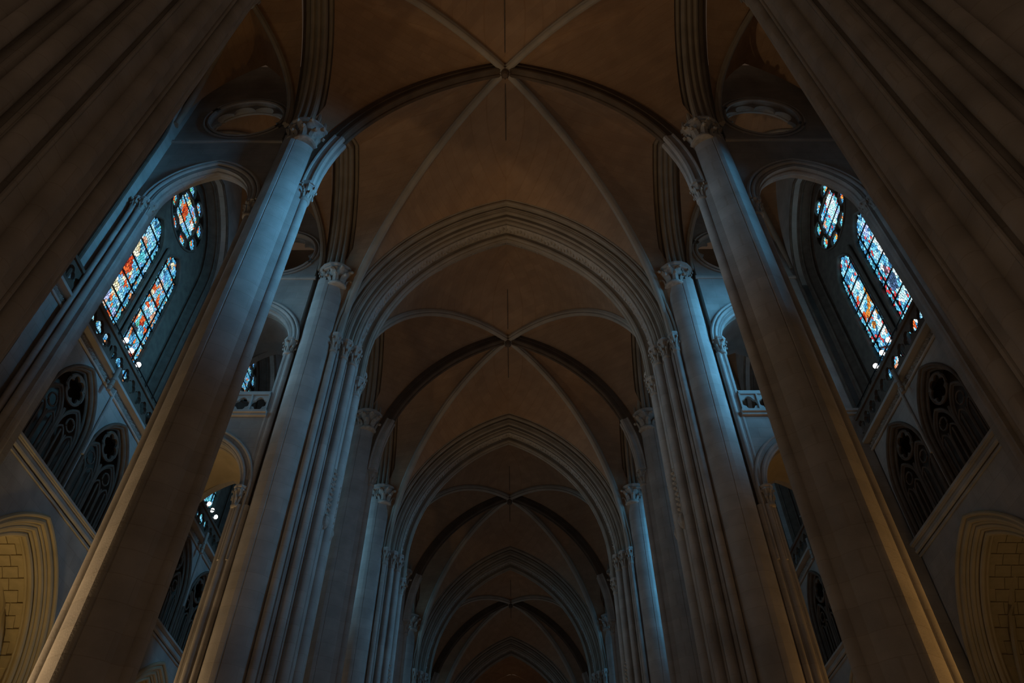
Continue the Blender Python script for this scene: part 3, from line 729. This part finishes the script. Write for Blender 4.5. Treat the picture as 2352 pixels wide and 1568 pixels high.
for s in (-1, 1):
    r = arcade(s); tag(r, 'tall moulded arcade arch behind the shadowed corner pier, %s side' % SIDE[s], 'arch', 'arcade arches')
    for i, b in enumerate(BAYC[1:8]):
        copy_tree(r, (s * 8.6, b, 31), 'tall moulded arcade arch between the piers, %s bay on the %s' % (['second', 'third', 'fourth', 'fifth', 'sixth', 'seventh', 'eighth'][i], SIDE[s]))

# aisle diagonal ribs
def aisle_rib(s, sgn):
    uo = UW[s]; ca = (9.4 + uo) / 2; hx, hy = (uo - 9.4) / 2, AH; ln = sqrt(hx * hx + hy * hy); cx, sy = hx / ln, hy / ln
    r = root('aisle_rib', (s * ca, BAYC[0], 31.0))
    P = lambda a, z, w: (s * (cx * a - sgn * sy * w), sgn * sy * a + cx * w, z - 31)
    g = G(); arch_sweep(g, P, 0, ln, 31.0, 6.05, [(x * .5, y * .55) for x, y in RIBP], 14); g.build('rib_stones', M_RIB, r); return r
for s in (-1, 1):
    for sgn in (-1, 1):
        r = aisle_rib(s, sgn); dd = 'leaning outward with distance' if sgn > 0 else 'leaning inward with distance'
        tag(r, 'slim aisle rib above the nearest %s aisle bay, %s' % (SIDE[s], dd), 'rib', 'ribs of the aisle vaults')
        for i, b in enumerate(BAYC[1:6]):
            copy_tree(r, (r.location.x, b, 31), 'slim aisle rib above the %s %s aisle bay, %s' % (['second', 'third', 'fourth', 'fifth', 'sixth'][i], SIDE[s], dd))

# ================================================================== CROSS WALLS OF THE AISLES
OC, OA, OZ, OH = 11.70, 1.80, 25.75, 2.45
OCS = {-1: (11.70, 1.80), 1: (11.90, 1.96)}
def oculus(g, P, w0, w1, u1):
    plate_hole(g, P, 9.6, u1, 30.3, 38.0, 11.60, 32.45, lambda a: 1.62, w0, w1, 40)
    q = (w0 + w1) / 2
    F = foil(8, 1.10, .48, pi / 8); n = 96; rows = []
    for rf, ww in ((F, q - .07), (lambda a: 1.63, q - .07), (lambda a: 1.63, q + .07), (F, q + .07), (F, q - .07)):
        rows.append([P(11.6 + rf(2 * pi * i / n) * cos(2 * pi * i / n), 32.45 + rf(2 * pi * i / n) * sin(2 * pi * i / n), ww) for i in range(n + 1)])
    g.grid(rows)
def ring(P, cu, cz, r, w, rr=.07, n=36):
    return [P(cu + r * cos(2 * pi * i / n), cz + r * sin(2 * pi * i / n), w) for i in range(n + 1)]
def screen_trims(r, P, w, u1, sgn):
    g = G(); g.tube(ring(P, 11.6, 32.45, 1.66, w), .08, 6); g.tube(ring(P, 11.6, 32.45, 1.86, w), .06, 6); g.build('oculus_moulding', M_PIER, r)
    g = G(); g.tube([P(9.5, 30.28, w), P(u1, 30.28, w)], .07, 6); g.box(9.5, u1, w - .06, w + .06, 30.33, 30.4, lambda a, b, z: P(a, z, b)); g.build('string_course', M_PIER, r)
def upper_mould(r, P, w, d, h=2.45, OC=11.7, OA=1.8):
    for nm, profs in (('hood_mould', [circ(.42, w + d * .03, .07), rect(.36, .46, w, w + d * .06)]),
                      ('arch_moulding', [circ(.26, w, .08), circ(.10, w - d * .10, .09), circ(0.0, w - d * .26, .08)])):
        g = G()
        for pr in profs: arch_sweep(g, P, OC, OA, OZ, h, pr, 14)
        g.build(nm, M_PIER, r)
def minor_screen(s):
    OC, OA = OCS[s]
    r = root('aisle_cross_wall', (s * 11.9, MIN[0], 0)); u1 = UW[s] + .62
    P = lambda a, z, w: (s * (a - 11.9), w, z)
    g = G(); wall_arch(g, P, 9.4, u1, 0, 30.3, OC, OA, OZ, OH, -.27, .27, 14, OZ); g.build('wall', M_WALL, r)
    g = G(); oculus(g, P, -.27, .27, u1); g.build('oculus_wall', M_WALL, r)
    for d in (-1, 1):
        screen_trims(r, P, d * .29, u1, d); upper_mould(r, P, d * .29, d, 2.45, OC, OA)
    T = SX(s, 11.9)
    e_ = OC + OA
    for x, y, rr in ((e_ + .10, -.08, .15), (e_ + .26, -.30, .12), (e_ + .30, .30, .12), (e_ + .50, -.38, .10)):
        g = G(); g.cyl(x, y, rr, 0, 25.0, 12, T); g.build('respond_shaft', M_PIER, r); capital(r, x, y, rr, 25.75, .75, s, ox=11.9)
    return r
def quatre_panel(g, P, c, z0, z1, hw, w0, w1):
    cz = (z0 + z1) / 2; k = min(hw, (z1 - z0) / 2)
    plate_hole(g, P, c - hw, c + hw, z0, z1, c, cz, lambda a: foil(4, .46 * k, .50 * k)(a), w0, w1, 32)
def major_screen(s):
    r = root('aisle_cross_bridge', (s * 11.9, MAJ[0], 0)); u1 = UW[s] + .62
    P = lambda a, z, w: (s * (a - 11.9), w, z)
    LZ, LH = 17.75, 2.45; Q0, Q1 = 2.22, 1.72
    for d in (-1, 1):
        a_, b_ = sorted((d * Q0, d * Q1)); c_, d_ = (a_, b_) if d < 0 else (.75, 1.1); L0, U0 = (0, 0) if d < 0 else (.12, .1)
        g = G(); wall_arch(g, P, 9.6, u1, 0, 21.45, OC, 1.72, LZ, LH + L0, c_, d_, 14); g.build('lower_wall', M_WALL, r)
        g = G(); wall_arch(g, P, 9.6, u1, 21.45, 30.3, OC, OA, OZ, OH + U0, c_, d_, 14)
        if d > 0: g.box(9.6, u1, 1.1, Q0, 30.1, 30.3, lambda a, w, z: P(a, z, w))
        g.build('upper_wall', M_WALL, r)
        g = G(); oculus(g, P, a_, b_, u1); g.build('oculus_wall', M_WALL, r)
        screen_trims(r, P, d * (Q0 + .02), u1, d)
        if d < 0: upper_mould(r, P, d * (Q0 + .02), d)
        if d > 0: continue
        g = G()
        for pr in (circ(.40, d * (Q0 + .03), .06), circ(.12, d * Q0, .08), circ(.0, d * (Q0 - .14), .07)): arch_sweep(g, P, OC, 1.72, LZ, LH, pr, 14, 3)
        g.build('lower_moulding', M_PIER, r)
        # inward ring arches on the back of each wall
        g = G(); arch_sweep(g, P, OC, 1.72, LZ, LH, circ(0.05, -1.62 if d < 0 else .66, .09), 14); arch_sweep(g, P, OC, OA, OZ, OH, circ(0.05, -1.62 if d < 0 else .66, .09), 14); g.build('inner_rib', M_RIB, r)
        # ledge and parapet of the bridge
        g = G(); g.box(9.8, u1, *sorted((d * 2.1, d * 2.42)), 21.40, 21.52, lambda a, w, z: P(a, z, w)); g.box(9.8, u1, *sorted((d * 2.1, d * 2.34)), 21.28, 21.40, lambda a, w, z: P(a, z, w))
        g.build('ledge', M_PIER, r)
        g = G(); g.box(9.9, OC + OA, *sorted((d * 2.06, d * 2.32)), 22.42, 22.58, lambda a, w, z: P(a, z, w)); g.tube([P(9.9, 22.62, d * 2.2), P(OC + OA, 22.62, d * 2.2)], .07, 6)
        g.build('parapet_rail', M_PIER, r)
        n = 5; hw = (OA * 2 + .0) / n / 2
        for i in range(n):
            g = G(); quatre_panel(g, P, OC - OA + hw * (2 * i + 1), 21.52, 22.42, hw, *sorted((d * 2.14, d * 2.26))); g.build('quatrefoil_panel', M_PIER, r)
            g = G(); x = OC - OA + hw * 2 * i; g.box(x - .035, x + .035, *sorted((d * 2.26, d * 2.31)), 21.5, 22.45, lambda a, w, z: P(a, z, w)); g.build('parapet_post', M_PIER, r)
    g = G(); arch_sweep(g, P, OC, 1.9, LZ, LH + .05, rect(0, .2, -1.75, .8), 14, 8.0); g.build('lower_barrel', M_CHAP, r)
    g = G(); arch_sweep(g, P, OC, 2.0, OZ, OH + .05, rect(0, .2, -1.75, .8), 14, 4.3); g.build('upper_barrel', M_WALL, r)
    g = G(); g.box(9.8, u1, -1.75, .8, 21.2, 21.4, lambda a, w, z: P(a, z, w)); g.build('bridge_floor', M_WALL, r)
    return r
for s in (-1, 1):
    r = minor_screen(s); tag(r, 'aisle cross wall with tall arch and cusped oculus beside the foreground %s slender pier' % SIDE[s], 'wall', 'open cross walls of the aisles')
    for i, y in enumerate(MIN[1:4]):
        copy_tree(r, (r.location.x, y, 0), 'aisle cross wall with one tall arch, beside the %s slender pier on the %s' % (['second', 'third', 'fourth'][i], SIDE[s]))
    r = major_screen(s); tag(r, 'aisle bridge with balustrade hidden behind the %s corner pier' % SIDE[s], 'wall', 'bridges across the aisles')
    for i, y in enumerate(MAJ[1:4]):
        copy_tree(r, (r.location.x, y, 0), 'aisle bridge with quatrefoil parapet and stacked arches, the %s visible in the %s aisle' % (['nearest', 'second', 'third'][i], SIDE[s]))

# ================================================================== OUTER WALL THINGS
def chapel_arch(s):
    u0 = UW[s]; r = root('chapel_arch', (s * u0, BAYC[0], 0)); P = lambda a, z, w: (s * w, a, z)
    a, zs, h = 2.95, 10.0, 4.25
    for nm, profs in (('hood_mould', [circ(.14, -.05, .07), rect(.04, .16, -.02, .06)]),
                      ('outer_order', [rect(-.04, .1, .03, .2), circ(-.02, .05, .09), circ(-.12, .13, .055)]),
                      ('middle_order', [rect(-.26, .1, .2, .36), circ(-.22, .22, .085), circ(-.31, .30, .05)]),
                      ('inner_order', [rect(-.44, -.1, .36, .56), circ(-.42, .40, .08), circ(-.46, .52, .055)])):
        g = G()
        for pr in profs: arch_sweep(g, P, 0, a, zs, h, pr, 20, 9.9)
        g.build(nm, M_CHAP, r)
    # vault of the chapel: stone courses laid on a pointed barrel
    g = G(); arch_sweep(g, P, 0, a, zs, h, rect(-.36, .1, .54, 5.6), 20, 9.9); g.build('barrel', M_CHAP, r)
    g = G(); g.box(-3.6, 3.6, 5.6, 5.9, 0, 15, lambda a_, w, z: P(a_, z, w)); g.build('back_wall', M_CHAP, r)
    for w in (3.0, 5.2):
        g = G(); arch_sweep(g, P, 0, a, zs, h, circ(-.40, w, .14), 18, 9.9); arch_sweep(g, P, 0, a, zs, h, circ(-.38, w + .16, .09), 18, 9.9); g.build('vault_rib', M_CHAP, r)
    g = G()
    for sg in (-1, 1):
        n = 16; pts = []
        for i in range(n + 1):
            t = i / n; x = sg * 2.3 * cos(pi / 2 * t); pts.append(P(x, zs + 3.75 * sin(pi / 2 * t), .75 + 1.1 * t))
        g.tube(pts, .09, 7)
    g.build('diagonal_vault_rib', M_CHAP, r)
    return r
def brick_course(s, r):
    """single vault stones laid on the barrel, each its own piece"""
    P = lambda a, z, w: (s * w, a, z); a, zs, h = 2.95, 10.0, 4.25
    R = arc_R(a, h); k = R - a; t1 = acos(k / (R - .36)); rad = R - .36
    g = G(); g.box(-.5, .5, -.5, .5, -.5, .5); me = None
    random.seed(4); rows = 13
    for i in range(rows):
        t = t1 * (i + .5) / rows
        if t < .22: continue
        for sg in (1, -1):
            w = .60 + (.2 if i % 2 else 0)
            for j in range(6 if sg > 0 else 4):
                ln = random.choice((.42, .5, .6)); hgt = rad * t1 / rows - .03
                x = -k + (rad - .012) * cos(t); z = zs + (rad - .012) * sin(t)
                if me is None:
                    o = g.build('brick', M_CHAP, r, smooth=False); me = o.data
                else:
                    o = bpy.data.objects.new('brick', me); COL.objects.link(o); o.parent = r
                o.location = P(sg * x, z, w + ln / 2)
                ang = t
                # local x = along w, y = tangent, z = normal
                ex = Vector((s, 0, 0)); ey = Vector((0, -sg * sin(ang), cos(ang))); ez = ex.cross(ey)
                M = Matrix((ex * (ln - .03), ey * hgt, ez * .05)).transposed().to_4x4(); M.translation = o.location; o.matrix_local = M
                w += ln
for s in (-1, 1):
    r = chapel_arch(s); tag(r, 'chapel arch low in the %s outer wall, hidden by the corner pier' % SIDE[s], 'arch', 'chapel arches')
    for i, b in enumerate(BAYC[1:6]):
        c = copy_tree(r, (r.location.x, b, 0), ['big moulded chapel arch glowing ochre in the bottom %s corner' % SIDE[s], 'small moulded chapel arch low behind the foreground %s slender pier' % SIDE[s],
             'chapel arch of the fourth bay low in the %s outer wall' % SIDE[s], 'chapel arch of the fifth bay low in the %s outer wall' % SIDE[s], 'chapel arch of the sixth bay low in the %s outer wall' % SIDE[s]][i])
        if i == 0: brick_course(s, c)

def triforium(s, c, deco=1):
    u0 = UW[s]; r = root('triforium_tracery', (s * u0, BAYC[0] + c, 15.36)); P = lambda a, z, w: (s * w, a, z - 15.36)
    a, zs, h = 1.36, 17.2, 2.1
    g = G()
    for pr in (circ(.05, -.03, .06), circ(-.02, .08, .07), circ(-.08, .22, .06)): arch_sweep(g, P, 0, a, zs, h, pr, 14, 1.84)
    g.build('arch_moulding', M_TRAC, r)
    g = G(); cz = 18.42; g.tube([P(.52 * cos(2 * pi * i / 24), cz + .52 * sin(2 * pi * i / 24), .2) for i in range(25)], .055, 6)
    F = foil(6, .30, .17); n = 60; rows = []
    for rf, ww in ((F, .17), (lambda q: .5, .17), (lambda q: .5, .24), (F, .24), (F, .17)): rows.append([P(rf(2 * pi * i / n) * cos(2 * pi * i / n), cz + rf(2 * pi * i / n) * sin(2 * pi * i / n), ww) for i in range(n + 1)])
    g.grid(rows); g.build('tracery_circle', M_TRAC, r)
    for q in (-.66, .66):
        g = G()
        for pr in (circ(0, .2, .055), circ(-.07, .24, .035)): arch_sweep(g, P, q, .62, 17.0, 1.02, pr, 10, 1.64)
        g.tube([P(q + .22 * cos(2 * pi * i / 16), 17.42 + .22 * sin(2 * pi * i / 16), .22) for i in range(17)], .035, 5)
        for q2 in (-.31, .31): arch_sweep(g, P, q + q2, .28, 16.7, .46, circ(0, .22, .035), 6, 1.34)
        g.build('sub_arch', M_TRAC, r)
    for q in (-1.32, -.97, -.66, -.34, 0, .34, .66, .97, 1.32):
        g = G(); t = .065 if q in (0, -1.32, 1.32) else .04; g.tube([P(q, 15.36, .21), P(q, 17.0 if abs(q) > .1 else 17.6, .21)], t, 7); g.build('mullion', M_TRAC, r)
    return r
for s in (-1, 1):
    for k, c in enumerate((-1.535, 1.535)):
        r = triforium(s, c); nm = ['left', 'right'][k] if s < 0 else ['right', 'left'][k]
        tag(r, 'dark traceried triforium arch behind the %s corner pier, %s of its pair' % (SIDE[s], nm), 'tracery', 'triforium arches')
        for i, b in enumerate(BAYC[1:6]):
            copy_tree(r, (r.location.x, b + c, 15.36), 'dark triforium tracery arch, %s of the pair %s' % (nm, ['under the big %s stained window' % SIDE[s], 'in the third %s aisle bay' % SIDE[s], 'in the fourth %s aisle bay' % SIDE[s], 'in the fifth %s aisle bay' % SIDE[s], 'in the sixth %s aisle bay' % SIDE[s]][i]))

def balustrade(s):
    u0 = UW[s]; r = root('gallery_balustrade', (s * u0, BAYC[0], 19.95)); P = lambda a, z, w: (s * w, a, z - 19.95)
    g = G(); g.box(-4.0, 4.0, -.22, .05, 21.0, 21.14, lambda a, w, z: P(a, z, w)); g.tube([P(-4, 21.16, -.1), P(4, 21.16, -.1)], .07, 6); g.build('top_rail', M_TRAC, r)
    g = G(); g.box(-4.0, 4.0, -.2, .03, 19.95, 20.1, lambda a, w, z: P(a, z, w)); g.build('bottom_rail', M_TRAC, r)
    n = 13; hw = 8.0 / n / 2
    g = G(); quatre_panel(g, P, 0, 20.1, 21.0, hw, -.14, -.03); o = g.build('quatrefoil_panel', M_TRAC, r); o.location = (0, -4 + hw, 0)
    for i in range(1, n):
        c = o.copy(); COL.objects.link(c); c.location = (0, -4 + hw * (2 * i + 1), 0)
    return r
for s in (-1, 1):
    r = balustrade(s); tag(r, 'quatrefoil balustrade of the wall gallery hidden behind the %s corner pier' % SIDE[s], 'balustrade', 'gallery balustrades')
    for i, b in enumerate(BAYC[1:6]):
        copy_tree(r, (r.location.x, b, 19.95), 'dark quatrefoil balustrade %s' % ['under the big stained window on the %s' % SIDE[s], 'of the wall gallery in the third %s bay' % SIDE[s], 'of the wall gallery in the fourth %s bay' % SIDE[s], 'of the wall gallery in the fifth %s bay' % SIDE[s], 'of the wall gallery in the sixth %s bay' % SIDE[s]][i])

# ================================================================== LAMPS ON THE GALLERIES
def lamp_rack(s, y, ys, n3):
    ux = UW[s] + .26; zc = 22.0
    r = root('spotlight_rack', (s * ux, y, 19.9))
    P = lambda a, z, w: (s * (w - ux), a - y, z - 19.9)
    g = G(); g.tube([P(min(ys) - .25, zc - .22, ux), P(max(ys) + .25, zc - .22, ux)], .03, 6); g.build('crossbar', M_IRON, r)
    g = G(); q = (ys[1] if len(ys) > 1 else ys[0]); g.tube([P(q, 19.95, ux), P(q, zc - .2, ux)], .03, 6); g.build('post', M_IRON, r)
    for a in ys:
        d = Vector((-s * .78, -.42, -.46)).normalized(); c = Vector(P(a, zc, ux)); e = d.cross(Vector((0, 0, 1))).normalized(); f = d.cross(e)
        def rw(t, rr): return [tuple(c + d * t + e * (rr * cos(2 * pi * i / 14)) + f * (rr * sin(2 * pi * i / 14))) for i in range(14)]
        g = G(); g.grid([rw(-.30, .03), rw(-.28, .08), rw(-.1, .09), rw(.02, .115), rw(.06, .12), rw(.06, .105), rw(.0, .1)], True)
        g.tube([tuple(c + e * .16), tuple(c + e * .17 + Vector((0, 0, -.2))), tuple(c + Vector((0, 0, -.24))), tuple(c - e * .17 + Vector((0, 0, -.2))), tuple(c - e * .16)], .015, 5)
        h = g.build('spotlight', M_IRON, r)
        g = G(); g.grid([rw(.045, .105), rw(.075, .095), rw(.09, .06), rw(.095, .005)], True); g.build('lens', M_LAMP, h)
    g = G(); uo = UW[s] - .36
    pipe = [P(q - .9, 21.3, ux), P(q - .9, 21.42, uo + .2), P(q - .9, 21.35, uo), P(q - .9, 19.0, uo)]
    g.tube(pipe[:3], .035, 7); g.build('bracket', M_GREYM, r)
    g = G(); g.tube([P(q - .9, 20.15, uo), P(q - .9, 19.1, uo)], .085, 10)
    for z in (19.3, 19.55): g.tube([P(q - .9, z, uo), P(q - .9, z + .05, uo)], .11, 10)
    g.build('pole', M_GREYM, r)
    return r
lamp_rack(-1, 20.0, (19.42, 19.98, 20.76), 3); lamp_rack(1, 20.2, (19.50, 20.18, 20.92), 3)
lamp_rack(-1, 31.0, (30.45, 31.0, 31.6), 3); lamp_rack(1, 31.2, (30.9, 31.55), 2)
rk = sorted([o for o in bpy.data.objects if o.name.startswith('spotlight_rack')], key=lambda o: (o.location.y, o.location.x))
for o, t in zip(rk, ('black rack of three white spotlights before the big left stained window', 'black rack of three white spotlights before the big right stained window',
                     'rack of three tiny white spotlights far back in the left aisle', 'rack of two tiny white spotlights far back in the right aisle')):
    tag(o, t, 'spotlight', 'spotlight racks on the galleries')
for s in (-1, 1):
    ux = UW[s] + .1
    g = G(); g.tube([(0, -3.9, 0), (0, 3.9, 0)], .025, 6)
    for a in (-3.6, -1.2, 1.2, 3.6): g.tube([(0, a, 0), (0, a, -.55)], .018, 5)
    o = tag(g.build('guard_rail', M_IRON), 'thin dark guard rail above the balustrade of the big %s window' % SIDE[s], 'railing'); o.location = (s * ux, BAYC[1], 21.72)
